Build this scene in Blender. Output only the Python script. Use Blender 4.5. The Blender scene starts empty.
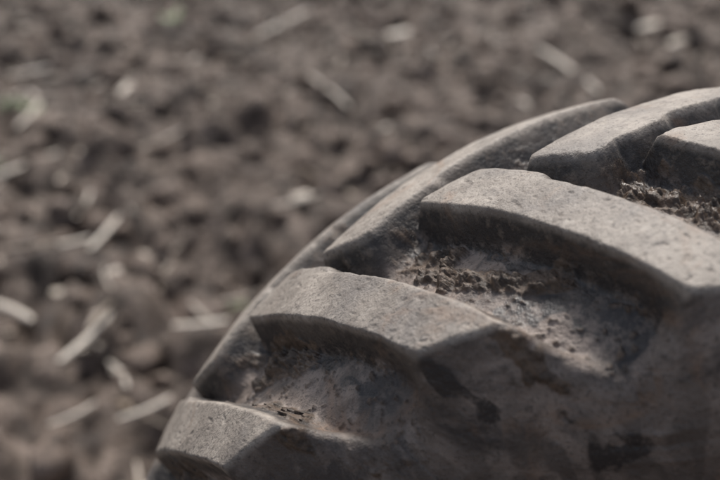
import bpy, numpy as np, math
from mathutils import Matrix, Vector
sc=bpy.context.scene
rng=np.random.default_rng(7)
# ---------------------------------------------------------------- noise
def _h(ix,iy,iz,seed):
    n=(ix.astype(np.int64)*374761393+iy.astype(np.int64)*668265263+iz.astype(np.int64)*2147483647+seed*1274126177)&0xffffffff
    n=((n^(n>>13))*1274126177)&0xffffffff
    n=((n^(n>>16))*2246822519)&0xffffffff
    n=n^(n>>15)
    return (n&0xffffff)/float(0xffffff)*2-1
def vn(P,seed=0):
    i=np.floor(P).astype(np.int64); f=P-i; f=f*f*f*(f*(f*6-15)+10)
    x,y,z=i[:,0],i[:,1],i[:,2]; fx,fy,fz=f[:,0],f[:,1],f[:,2]
    def L(a,b,t): return a+(b-a)*t
    c=lambda dx,dy,dz:_h(x+dx,y+dy,z+dz,seed)
    return L(L(L(c(0,0,0),c(1,0,0),fx),L(c(0,1,0),c(1,1,0),fx),fy),L(L(c(0,0,1),c(1,0,1),fx),L(c(0,1,1),c(1,1,1),fx),fy),fz)
def fbm(P,o=4,seed=0,g=0.5):
    s=np.zeros(len(P));a=1.0;t=0
    for k in range(o):
        s+=a*vn(P*(2.03**k)+k*17.3,seed+k);t+=a;a*=g
    return s/t
def ss(a,b,x):
    t=np.clip((x-a)/(b-a),0,1);return t*t*(3-2*t)
def new_mesh(name,V,F,mat,smooth=True,attrs=None):
    me=bpy.data.meshes.new(name)
    V=np.asarray(V,dtype=np.float32);F=np.asarray(F,dtype=np.int32)
    n=F.shape[1]
    me.vertices.add(len(V));me.vertices.foreach_set('co',V.ravel())
    me.loops.add(F.size);me.loops.foreach_set('vertex_index',F.ravel())
    me.polygons.add(len(F));me.polygons.foreach_set('loop_start',np.arange(0,F.size,n,dtype=np.int32))
    me.polygons.foreach_set('loop_total',np.full(len(F),n,dtype=np.int32))
    me.update(calc_edges=True);me.validate()
    if smooth: me.polygons.foreach_set('use_smooth',np.ones(len(me.polygons),dtype=bool))
    if attrs:
        for k,v in attrs.items():
            a=me.attributes.new(k,'FLOAT','POINT');a.data.foreach_set('value',v.astype(np.float32))
    me.materials.append(mat)
    o=bpy.data.objects.new(name,me);sc.collection.objects.link(o);return o
# ---------------------------------------------------------------- material helpers
class NT:
    def __init__(s,name):
        s.m=bpy.data.materials.new(name);s.m.use_nodes=True;s.t=s.m.node_tree;s.n=s.t.nodes
        s.b=s.n['Principled BSDF'];s.tc=s.n.new('ShaderNodeTexCoord')
    def link(s,a,b): s.t.links.new(a,b)
    def noise(s,scale,det=6,rough=.6,co=None,dist=0):
        n=s.n.new('ShaderNodeTexNoise');n.inputs['Scale'].default_value=scale;n.inputs['Detail'].default_value=det
        n.inputs['Roughness'].default_value=rough;n.inputs['Distortion'].default_value=dist
        s.link(co or s.tc.outputs['Object'],n.inputs['Vector']);return n.outputs['Fac']
    def ramp(s,f,pts):
        r=s.n.new('ShaderNodeValToRGB');e=r.color_ramp.elements
        while len(e)<len(pts): e.new(0.5)
        for k,(p,c) in enumerate(pts):
            e[k].position=p;e[k].color=(c,c,c,1) if not isinstance(c,tuple) else (*c,1)
        s.link(f,r.inputs[0]);return r.outputs[0]
    def attr(s,name):
        a=s.n.new('ShaderNodeAttribute');a.attribute_name=name;return a.outputs['Fac']
    def mix(s,f,a,b,mode='MIX'):
        m=s.n.new('ShaderNodeMix');m.data_type='RGBA';m.blend_type=mode
        for sock,v in ((m.inputs[0],f),(m.inputs[6],a),(m.inputs[7],b)):
            if isinstance(v,(int,float)): sock.default_value=v
            elif isinstance(v,tuple): sock.default_value=(*v,1)
            else: s.link(v,sock)
        return m.outputs[2]
    def math(s,op,a,b=0.5,clamp=False):
        m=s.n.new('ShaderNodeMath');m.operation=op;m.use_clamp=clamp
        for sock,v in ((m.inputs[0],a),(m.inputs[1],b)):
            if isinstance(v,(int,float)): sock.default_value=v
            else: s.link(v,sock)
        return m.outputs[0]
    def bump(s,h,dist,strength=1,prev=None):
        b=s.n.new('ShaderNodeBump');b.inputs['Distance'].default_value=dist;b.inputs['Strength'].default_value=strength
        s.link(h,b.inputs['Height'])
        if prev is not None: s.link(prev,b.inputs['Normal'])
        return b.outputs[0]
# ---------------------------------------------------------------- tyre
R=0.8;D=0.3266;PN=-0.87026;PF=-0.71262;S1=0.345;WL=0.113;W=0.2523
Cp=np.array([(0,.750),(.08,.746),(.15,.735),(.20,.718),(.235,.693),(.254,.668),(.265,.637),(.269,.60),(.266,.57),(.255,.52),(.24,.48),(.222,.445),(.212,.42)])
Tp=np.array([(0,.80),(.085,.7949),(.165,.7808),(.2225,.765),(.2523,.755),(.263,.705),(.2695,.655),(.2700,.61),(.266,.57),(.255,.52),(.24,.48),(.222,.445),(.212,.42)])
kk=np.arange(len(Cp))
tt=np.linspace(0,len(Cp)-1,4000)
def smooth(a,n):
    k=np.hanning(n*2+1);k/=k.sum()
    b=np.concatenate([a[0]*2-a[1:n+1][::-1],a,a[-1]*2-a[-n-1:-1][::-1]]);return np.convolve(b,k,'valid')
Cy=smooth(np.interp(tt,kk,Cp[:,0]),260);Cr=smooth(np.interp(tt,kk,Cp[:,1]),260)
Ty=smooth(np.interp(tt,kk,Tp[:,0]),75);Tr=smooth(np.interp(tt,kk,Tp[:,1]),75)
Cr[:200]=np.minimum(Cr[:200],.752)
arc=np.r_[0,np.cumsum(np.hypot(np.diff(Cy),np.diff(Cr)))]
ST=arc[-1]
arcW=np.interp(4.0,tt,arc)      # shoulder corner of the lug tops
sn=np.concatenate([-np.linspace(ST,0.42,14)[:-1],np.arange(-0.42,0.27,0.0018),np.linspace(0.272,ST,50)])
uf=np.arange(-1.75,0.35,0.0020)
uc=np.linspace(0.35,2*math.pi-1.75,330)
u=np.concatenate([uf,uc[1:-1]])
nu,ns=len(u),len(sn)
sa=np.abs(sn)
def prof(A): return np.interp(sa,arc,A)
cy,cr,ty,tr=prof(Cy),prof(Cr),prof(Ty),prof(Tr)
shear=S1*np.minimum(ty/W,1.0)+0.5*np.clip(sa-arcW,0,.12)
U,SN=np.meshgrid(u,sn,indexing='ij')
sg=np.where(SN<0,-1.0,1.0)
TH=U+shear[None,:]
TY=ty[None,:]*sg
P0=np.stack([R*np.sin(TH),TY*1.0,R*np.cos(TH)],-1).reshape(-1,3)
edge_n=fbm(P0*18,3,seed=3).reshape(nu,ns)*0.0024+fbm(P0*70,2,seed=9).reshape(nu,ns)*0.0010
ch=fbm(P0*45,2,seed=19).reshape(nu,ns)
edge_n+=ss(.40,.7,ch)*.0022      # small chips out of the rubber edges
cosf=0.67
def lugmask(phase,side):
    ysd=TY*side
    uu=TH-S1*ysd/W
    uu=np.where(ysd>0.02,U,uu)
    v=(uu-phase+D*0.5-WL*0.5)%D-(D*0.5-WL*0.5)
    nose=0.016*(1-ss(0.040,0.060,ysd))
    dl=v*R*cosf; dt=(WL+nose-v)*R*cosf
    t=np.clip(v/WL,-.2,1.2)
    yi=(0.004-0.024*t)
    di=(ysd-yi)
    k=0.004
    m=-k*np.log(np.exp(-np.clip(dl,-.08,.08)/k)+np.exp(-np.clip(dt,-.08,.08)/k)+np.exp(-np.clip(di,-.08,.08)/k))
    d=-m+edge_n
    end=ss(arcW-.02,arcW+.05,SN*side)
    wd=np.where(dl<dt,0.014,0.018)*(1+2.6*end)
    x=d/wd
    sp=lambda z,q:q*np.logaddexp(0,z/q)
    k1=.055+.12*end
    mm=1-(sp(x-0.05-.1*end,k1)-sp(x-1.05,.16))
    return np.clip(mm,0,1)
M=np.maximum(lugmask(PN,-1),lugmask(PF,1))
Y=cy[None,:]*sg*(1-M)+ty[None,:]*sg*M
RR=cr[None,:]*(1-M)+tr[None,:]*M
shoulder=np.broadcast_to(ss(arcW-.004,arcW+.016,sa)[None,:],M.shape)
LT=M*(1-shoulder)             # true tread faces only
for rc,wd_,hh in ((.618,.004,.0026),(.606,.0025,-.0022),(.590,.003,.002),(.560,.006,.003),(.50,.004,.002)):
    b=np.exp(-((cr[None,:]-rc)/wd_)**2)*(sa[None,:]>.1)*(1-M);Y=Y+sg*b*hh
P0=np.stack([RR*np.sin(TH),Y,RR*np.cos(TH)],-1).reshape(-1,3)
n1=fbm(P0*26,5,seed=21).reshape(nu,ns);n2=fbm(P0*90,4,seed=31).reshape(nu,ns);n3=fbm(P0*9,4,seed=41).reshape(nu,ns);n4=fbm(P0*170,2,seed=61).reshape(nu,ns)
wu=fbm(P0*20,4,seed=101).reshape(nu,ns)*.055;ws=fbm(P0*20,4,seed=111).reshape(nu,ns)*.055
mud=np.zeros_like(TH);wet=np.zeros_like(TH)
def patch(k,t,y,ru,ry,arr,amp=1.,side=-1,wp=1.):
    ph=PN if side<0 else PF
    uc_=ph+k*D+WL+t*(D-WL)
    q=(((U-uc_)*R+wu*wp)/ru)**2+((SN-y+ws*wp)/ry)**2
    arr+=amp*np.exp(-q)
for a in [(0,.62,-.07,.032,.035),(0,.46,-.105,.026,.026),(0,.66,-.145,.028,.026),(-1,.72,-.05,.035,.05),(-1,.50,-.09,.028,.03),(1,.62,-.06,.045,.06),(1,.75,-.15,.035,.05),(-2,.8,-.1,.04,.06),
          (2,.7,-.1,.05,.07),(0,-.06,-.245,.016,.03),(-1,-.06,-.245,.016,.03),(-1,.08,-.175,.022,.035),(0,.12,-.275,.012,.03)]: patch(*a,mud,1.15,wp=.5)
for a in [(0,.42,-.19,.026,.024,),(0,.68,-.205,.028,.034),(0,.90,-.20,.03,.05),(-1,.85,-.12,.04,.06),(1,.85,-.12,.06,.08),(0,.25,-.33,.05,.02),(-1,.62,-.21,.022,.02),(-1,1.0,-.27,.014,.05),(-1,.3,-.35,.06,.02),(0,.95,-.05,.03,.05),(0,.98,-.15,.02,.06),(-1,.97,-.06,.03,.05)]: patch(*a,wet,1.1)
for a in [(-1,.9,.05,.05,.06),(0,.05,.06,.03,.10),(-1,.05,.06,.03,.10),(1,.05,.06,.03,.10),(0,.7,.04,.04,.04),(-1,.7,.04,.04,.04),(0,.0,.16,.03,.10),(-1,.0,.16,.03,.10)]: patch(*a,wet,1.2,1)
streak=fbm(np.stack([(TH*R*42+wu*25).ravel(),(SN*12+wu*20).ravel(),0*TH.ravel()],-1),4,seed=83).reshape(nu,ns)
groove=(1-M)*(sa[None,:]<.30)
mudm=ss(.44,.54,mud*.85+n1*.70+.22*n2+.08*groove)*(1-ss(.4,.8,LT))
cl=ss(-.1,.55,n2+.12+.3*n4)
thick=ss(.3,1.1,mud+n1*.6)
foot=groove*ss(.0,.35,n1+.12)*ss(0.05,.5,M)
disp=mudm*(.0012+(.002+.0075*thick)*cl)*(1-.6*shoulder)+foot*.002*(1+n2)+groove*(.0012*n2+.0016*n1+.0005*n4)+M*(0.0011*n1+.0003*n2)+0.003*n3*(1-M)
crumbs=ss(.40,.54,fbm(P0*150,2,seed=51).reshape(nu,ns)+.18*mudm+.14*n1)*groove
disp+=crumbs*.0022
mudm=np.maximum(mudm,crumbs*.8)
pits=ss(.46,.62,fbm(P0*120,2,seed=91).reshape(nu,ns)+.15*n1)*M
disp-=pits*.0012
nr=np.interp(sa,arc,np.gradient(Cy)/np.hypot(np.gradient(Cy),np.gradient(Cr)));nyy=np.interp(sa,arc,-np.gradient(Cr)/np.hypot(np.gradient(Cy),np.gradient(Cr)))
RR=RR+disp*nr[None,:];Y=Y+disp*nyy[None,:]*sg
V=np.stack([RR*np.sin(TH),Y,R+RR*np.cos(TH)],-1).reshape(-1,3)
I=np.arange(nu)[:,None]*ns;J=np.arange(ns-1)[None,:];I2=((np.arange(nu)+1)%nu)[:,None]*ns
F=np.stack([I+J,I+J+1,I2+J+1,I2+J],-1).reshape(-1,4)
t=NT('dusty_rubber')
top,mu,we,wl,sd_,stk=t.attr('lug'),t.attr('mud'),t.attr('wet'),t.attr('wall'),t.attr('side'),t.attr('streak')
nA=t.noise(14,5,.65);nB=t.noise(60,5,.75);nC=t.noise(6.5,6,.68,dist=.8);nD=t.noise(230,3,.7)
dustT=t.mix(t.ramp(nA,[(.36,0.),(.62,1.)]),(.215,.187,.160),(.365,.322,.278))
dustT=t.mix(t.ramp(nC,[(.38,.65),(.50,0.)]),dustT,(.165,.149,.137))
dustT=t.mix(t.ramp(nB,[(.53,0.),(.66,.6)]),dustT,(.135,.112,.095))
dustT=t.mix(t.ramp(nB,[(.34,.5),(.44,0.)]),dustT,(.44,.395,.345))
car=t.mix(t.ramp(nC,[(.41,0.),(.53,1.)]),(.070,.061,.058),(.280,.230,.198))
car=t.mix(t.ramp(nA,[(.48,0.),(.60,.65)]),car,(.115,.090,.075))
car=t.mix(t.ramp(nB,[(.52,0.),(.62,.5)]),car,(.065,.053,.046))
low_shade=t.mix(t.ramp(nC,[(.42,0.),(.60,1.)]),(.038,.031,.030),(.120,.090,.076))
car=t.mix(t.ramp(sd_,[(.32,0.),(.40,.85)]),car,low_shade)  # cleaner lower sidewall, plus vignette and turning-under shade painted into the colour
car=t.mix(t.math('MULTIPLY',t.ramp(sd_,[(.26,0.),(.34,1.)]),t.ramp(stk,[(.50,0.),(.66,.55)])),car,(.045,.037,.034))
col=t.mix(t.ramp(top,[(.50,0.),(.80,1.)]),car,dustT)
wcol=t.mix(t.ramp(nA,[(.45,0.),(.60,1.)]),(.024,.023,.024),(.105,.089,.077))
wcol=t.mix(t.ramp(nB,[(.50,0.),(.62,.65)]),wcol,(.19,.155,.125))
col=t.mix(t.math('MULTIPLY',wl,.94),col,wcol)  # lug walls: less dusty rubber, with their shade also painted into the colour
rs=t.ramp(t.noise(9,4,.7,dist=1.),[(.57,0.),(.70,.5)])
col=t.mix(rs,col,(.26,.16,.10))
wetn=t.ramp(t.math('ADD',t.math('MULTIPLY',we,.45),t.math('MULTIPLY',nA,.7)),[(.54,0.),(.62,1.)])
wetn=t.math('MULTIPLY',t.math('MULTIPLY',wetn,t.ramp(we,[(.05,0.),(.25,1.)])),t.ramp(nB,[(.38,.30),(.52,.95)]))
wetn=t.math('MULTIPLY',wetn,t.ramp(top,[(.3,1.),(.75,0.)]))
col=t.mix(wetn,col,(.028,.026,.027))
mcol=t.mix(t.ramp(nB,[(.38,0.),(.62,1.)]),(.036,.025,.018),(.145,.102,.073))
col=t.mix(mu,col,mcol)
speck=t.ramp(nD,[(.57,0.),(.64,1.)])
col=t.mix(t.math('MULTIPLY',speck,.6),col,(.05,.042,.037))
t.link(col,t.b.inputs['Base Color'])
ro=t.mix(wetn,(.55,.55,.55),(.30,.30,.30));t.link(ro,t.b.inputs['Roughness'])
t.b.inputs['Specular IOR Level'].default_value=.5
b1=t.bump(nB,.0024,1.);b2=t.bump(nD,.0012,1.,b1);t.link(b2,t.b.inputs['Normal'])
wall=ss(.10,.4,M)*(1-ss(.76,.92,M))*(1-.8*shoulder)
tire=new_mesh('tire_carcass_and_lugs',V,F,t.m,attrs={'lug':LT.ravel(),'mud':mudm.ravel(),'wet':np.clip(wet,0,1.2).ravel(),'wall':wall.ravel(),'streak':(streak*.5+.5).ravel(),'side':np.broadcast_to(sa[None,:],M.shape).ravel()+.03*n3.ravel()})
def lathe(name,prof,mat,n=96):
    Vv=[];Ff=[]
    for i in range(n):
        a=2*math.pi*i/n
        for (y,r) in prof: Vv.append((r*math.sin(a),y,R+r*math.cos(a)))
    m=len(prof)
    for i in range(n):
        for j in range(m-1):
            Ff.append((i*m+j,i*m+j+1,((i+1)%n)*m+j+1,((i+1)%n)*m+j))
    return new_mesh(name,Vv,Ff,mat)
rm=NT('red_rim_paint');rm.link(rm.mix(rm.ramp(rm.noise(8),[(.4,0.),(.6,1.)]),(.30,.05,.035),(.13,.09,.07)),rm.b.inputs['Base Color']);rm.b.inputs['Roughness'].default_value=.5
rim=lathe('rim',[(-.222,.445),(-.232,.44),(-.235,.43),(-.225,.415),(-.20,.41),(-.16,.39),(-.08,.37),(-.04,.365),(-.03,.36),(-.05,.30),(-.10,.22),(-.12,.16),(-.12,.12),(-.16,.115),(-.165,.10),(-.165,.0)],rm.m)
rim2=lathe('rim_barrel',[(-.04,.366),(.04,.366),(.08,.37),(.16,.39),(.20,.41),(.225,.415),(.235,.43),(.232,.44),(.222,.445)],rm.m)
par=bpy.data.objects.new('tractor_tire',None);sc.collection.objects.link(par)
for o in (tire,rim,rim2): o.parent=par
# ---------------------------------------------------------------- ground
def stretch(a,b,step,far):
    mid=list(np.arange(a,b,step));s=step;x=mid[-1];hi=[]
    while x<far: s*=1.25;x+=s;hi.append(x)
    s=step;x=mid[0];lo=[]
    while x>-far: s*=1.25;x-=s;lo.append(x)
    return np.array(lo[::-1]+mid+hi)
gx=stretch(-4.6,3.6,.022,400);gy=stretch(.2,8.8,.022,400)
def gheight(X,Yy):
    P=np.stack([X,Yy,np.zeros_like(X)],-1)
    near=np.exp(-((X/40)**2+(Yy/40)**2))
    h=.06*fbm(P*1.6,3,seed=5)
    w=P+np.stack([fbm(P*4,2,seed=70),fbm(P*4,2,seed=71),0*X],-1)*.11
    bil=1-np.abs(vn(w*5.2,seed=8));b2=1-np.abs(vn(w*11,seed=12));b3=np.abs(vn(w*30,seed=14))
    h+=near*(-.115*bil**2-.060*b2**2+.016*b3+.08*np.maximum(fbm(P*3,3,seed=15),0)*2)
    rows=.035*np.sin((X*.55+Yy*.83)*2*math.pi/.75+fbm(P*.8,2,seed=4)*2)
    h+=rows*near
    flat=ss(.25,.6,np.hypot(X/1.6,Yy/1.2))
    return h*flat-.01*(1-flat)+.03*flat
GX,GY=np.meshgrid(gx,gy,indexing='ij')
gz=gheight(GX.ravel(),GY.ravel())
GV=np.stack([GX.ravel(),GY.ravel(),gz],-1)
I=np.arange(len(gx)-1)[:,None]*len(gy);J=np.arange(len(gy)-1)[None,:]
GF=np.stack([I+J,I+J+len(gy),I+J+len(gy)+1,I+J+1],-1).reshape(-1,4)
def soil(name,k,lt):
    g=NT(name)
    gn=g.noise(1.8,4,.6);gm=g.noise(9,4,.65);gf=g.noise(70,4,.7)
    gc=g.mix(g.ramp(gn,[(.38,0.),(.62,1.)]),(.062*k,.044*k,.034*k),(.155*k,.116*k,.091*k))
    gc=g.mix(g.ramp(gm,[(.52,0.),(.62,lt)]),gc,(.33,.262,.218))
    gc=g.mix(g.ramp(gm,[(.38,.85),(.47,0.)]),gc,(.026,.018,.014))
    gc=g.mix(g.ramp(gf,[(.38,.6),(.55,0.)]),gc,(.030,.022,.017))
    g.link(gc,g.b.inputs['Base Color']);g.b.inputs['Roughness'].default_value=.62;g.b.inputs['Specular IOR Level'].default_value=.35
    g.link(g.bump(gf,.01,.8),g.b.inputs['Normal'])
    return g.m
gmat=soil('tilled_soil',1.0,.75);cmat=soil('dry_clods',1.5,.9)
ground=new_mesh('soil_ground',GV,GF,gmat)
import bmesh
bm=bmesh.new();bmesh.ops.create_icosphere(bm,subdivisions=2,radius=1);iv=np.array([v.co[:] for v in bm.verts]);ifc=np.array([[v.index for v in f.verts] for f in bm.faces]);bm.free()
N=2000
cxs=rng.uniform(-4.8,3.5,N);cys=rng.uniform(.7,9,N);keep=np.hypot(cxs,cys)>.8;cxs,cys=cxs[keep],cys[keep];N=len(cxs)
czs=gheight(cxs,cys);sz=.014+.060*rng.random(N)**2.4
VV=[];FF=[]
for i in range(N):
    sc3=sz[i]*np.array([rng.uniform(.8,1.5),rng.uniform(.8,1.5),rng.uniform(.6,1.0)])
    VV.append(iv*sc3);FF.append(ifc+i*len(iv))
VV=np.concatenate(VV);idx=np.repeat(np.arange(N),len(iv))
nz=fbm(VV/np.repeat(sz,len(iv))[:,None]*1.3+idx[:,None]*3.7,3,seed=77)
VV=VV*(1+.55*nz[:,None]);VV[:,0]+=cxs[idx];VV[:,1]+=cys[idx];VV[:,2]+=czs[idx]+sz[idx]*.35
clods=new_mesh('soil_clods',VV,np.concatenate(FF),cmat)
def tube(p0,ang,L,rad,bend,tilt,n=7,seg=6,flat=1.0):
    s=np.linspace(-.5,.5,n)
    c=np.stack([math.cos(ang)*s*L-math.sin(ang)*bend*(s*2)**2,math.sin(ang)*s*L+math.cos(ang)*bend*(s*2)**2,tilt*s*L],-1)+p0
    a=np.linspace(0,2*math.pi,seg,endpoint=False)
    side=np.array([-math.sin(ang),math.cos(ang),0]);up=np.array([0,0,1.])
    taper=np.r_[.75,np.ones(n-2),.6]
    ring=(side[None,None]*np.cos(a)[None,:,None]+up[None,None]*np.sin(a)[None,:,None]*flat)*(rad*taper)[:,None,None]
    v=(c[:,None]+ring).reshape(-1,3);f=[]
    for i in range(n-1):
        for j in range(seg): f.append((i*seg+j,i*seg+(j+1)%seg,(i+1)*seg+(j+1)%seg,(i+1)*seg+j))
    return v,np.array(f)
SV=[];SF=[];off=0;SC=[]
def add(x,y,ang,L,rad,flat=1.,bend=0.,tilt=0.,tone=.5,lift=.016):
    global off
    xs=x+math.cos(ang)*L*np.array([-.4,0,.4]);ys=y+math.sin(ang)*L*np.array([-.4,0,.4])
    z=float(gheight(xs,ys).mean()*.5+gheight(xs,ys).max()*.5)+rad*flat+lift*.5
    v,f=tube(np.array([x,y,z]),ang,L,rad,bend,tilt,flat=flat);SV.append(v);SF.append(f+off);off+=len(v);SC.append(np.full(len(v),tone))
for i in range(1500):
    x=rng.uniform(-4.8,3.5);y=rng.uniform(.9,9)
    if vn(np.array([[x*1.1,y*1.1,3.]]),5)[0]<-.05 and rng.random()<.75: continue
    if rng.random()<.5: add(x,y,rng.normal(1.0,.9),rng.uniform(.06,.30),rng.uniform(.003,.007),1,rng.normal(0,.012),rng.normal(0,.12),rng.random())
    else: add(x,y,rng.uniform(0,3.14),rng.uniform(.015,.07),rng.uniform(.006,.015),.25,rng.normal(0,.008),rng.normal(0,.25),rng.random())
for a in [(-1.70,1.84,1.38,.32,.013),(-1.96,2.59,1.50,.38,.013),(-2.10,2.57,.55,.20,.012),(-1.377,2.03,.30,.19,.013),(-2.645,3.32,1.0,.42,.015),(-2.08,2.05,2.75,.22,.017),(-2.86,3.90,1.65,.34,.014),
          (-1.93,5.67,1.2,.60,.016),(-.12,5.13,2.05,.75,.017),(-1.41,4.55,2.2,.50,.011),(-1.40,1.54,.8,.18,.009),(-1.345,1.255,.2,.09,.012),(-1.62,1.5,.9,.16,.007),
          (-1.9,2.3,.2,.08,.018),(-1.55,1.72,2.3,.16,.008),(-2.35,4.9,1.3,.3,.012),(-2.2,3.0,1.7,.25,.008),(-3.2,4.6,.7,.35,.014)]:
    add(a[0],a[1],a[2],a[3],a[4],.8,.012,.04,.95,.035)
for a in [(-1.2,5.68,.4,.16,.05),(-1.26,3.10,.5,.08,.030),(.39,6.18,.2,.18,.06),(.55,5.9,.8,.14,.04),(-1.75,2.2,1.,.05,.025),(-1.98,2.2,1.5,.05,.022),(-2.5,4.3,1.5,.12,.03),(-1.0,4.0,.6,.1,.02)]:
    add(a[0],a[1],a[2],a[3],a[4],.35,.0,.15,.6,.03)
s=NT('dry_straw')
s.link(s.mix(s.attr('tone'),(.30,.235,.17),(.70,.63,.54)),s.b.inputs['Base Color']);s.b.inputs['Roughness'].default_value=.42
straw=new_mesh('straw_stubble',np.concatenate(SV),np.concatenate(SF),s.m,attrs={'tone':np.concatenate(SC)})
WV=[];WF=[];off2=0
for (x,y,n,sz_) in [(-3.0,4.0,12,.07),(-1.34,2.26,8,.05),(-2.6,5.4,10,.08),(-2.85,3.9,6,.06),(-3.6,6.5,8,.07),(-2.75,3.25,6,.06)]:
    z=float(gheight(np.array([x]),np.array([y]))[0])+.035
    for k in range(n):
        a=rng.uniform(0,6.28);L=sz_*rng.uniform(.6,1.2);w=L*.22;el=rng.uniform(.3,.9)
        d=np.array([math.cos(a)*math.cos(el),math.sin(a)*math.cos(el),math.sin(el)]);sd=np.array([-math.sin(a),math.cos(a),0])
        p=np.array([x+rng.normal(0,.035),y+rng.normal(0,.035),z])
        pts=[p-sd*w*.2,p+sd*w*.2,p+d*L*.5+sd*w,p+d*L*.5-sd*w,p+d*L*.95+sd*w*.3-[0,0,L*.1],p+d*L*.95-sd*w*.3-[0,0,L*.1]]
        WV+=pts;WF+=[(off2,off2+1,off2+2,off2+3),(off2+3,off2+2,off2+4,off2+5)];off2+=6
wm=NT('seedling_leaf');wm.link(wm.mix(wm.noise(30),(.13,.19,.08),(.26,.35,.16)),wm.b.inputs['Base Color']);wm.b.inputs['Roughness'].default_value=.5
new_mesh('weed_seedlings',WV,WF,wm.m)
# ---------------------------------------------------------------- camera
yaw,pt_=-0.16906,0.46738
f=np.array([math.sin(yaw)*math.cos(pt_),math.cos(yaw)*math.cos(pt_),-math.sin(pt_)])
r=np.array([math.cos(yaw),-math.sin(yaw),0]);up=np.cross(r,f)
cam=bpy.data.objects.new('camera',bpy.data.cameras.new('camera'));sc.collection.objects.link(cam)
cam.matrix_world=Matrix(((r[0],up[0],-f[0],-0.28707),(r[1],up[1],-f[1],-1.0851),(r[2],up[2],-f[2],1.9878),(0,0,0,1)))
cam.data.lens=54.88;cam.data.sensor_width=36;cam.data.clip_start=.02;cam.data.clip_end=2000
cam.data.dof.use_dof=True;cam.data.dof.focus_distance=1.12;cam.data.dof.aperture_fstop=2.4
sc.camera=cam
# ---------------------------------------------------------------- light
az,el=math.radians(-10),math.radians(55)
w=bpy.data.worlds.new('World');sc.world=w;w.use_nodes=True
sky=w.node_tree.nodes.new('ShaderNodeTexSky');sky.sky_type='NISHITA';sky.sun_disc=False;sky.sun_elevation=el;sky.sun_rotation=az;sky.dust_density=4
hs=w.node_tree.nodes.new('ShaderNodeHueSaturation');hs.inputs['Saturation'].default_value=.6
w.node_tree.links.new(sky.outputs[0],hs.inputs['Color']);w.node_tree.links.new(hs.outputs[0],w.node_tree.nodes['Background'].inputs[0]);w.node_tree.nodes['Background'].inputs[1].default_value=.13
l=bpy.data.objects.new('sun',bpy.data.lights.new('sun','SUN'));l.data.energy=3.4;l.data.angle=math.radians(9);l.data.color=(1,.955,.90)
sd=Vector((math.sin(az)*math.cos(el),math.cos(az)*math.cos(el),math.sin(el)))
l.rotation_euler=sd.to_track_quat('Z','Y').to_euler();sc.collection.objects.link(l)
sc.view_settings.view_transform='Standard';sc.view_settings.look='None';sc.view_settings.exposure=0
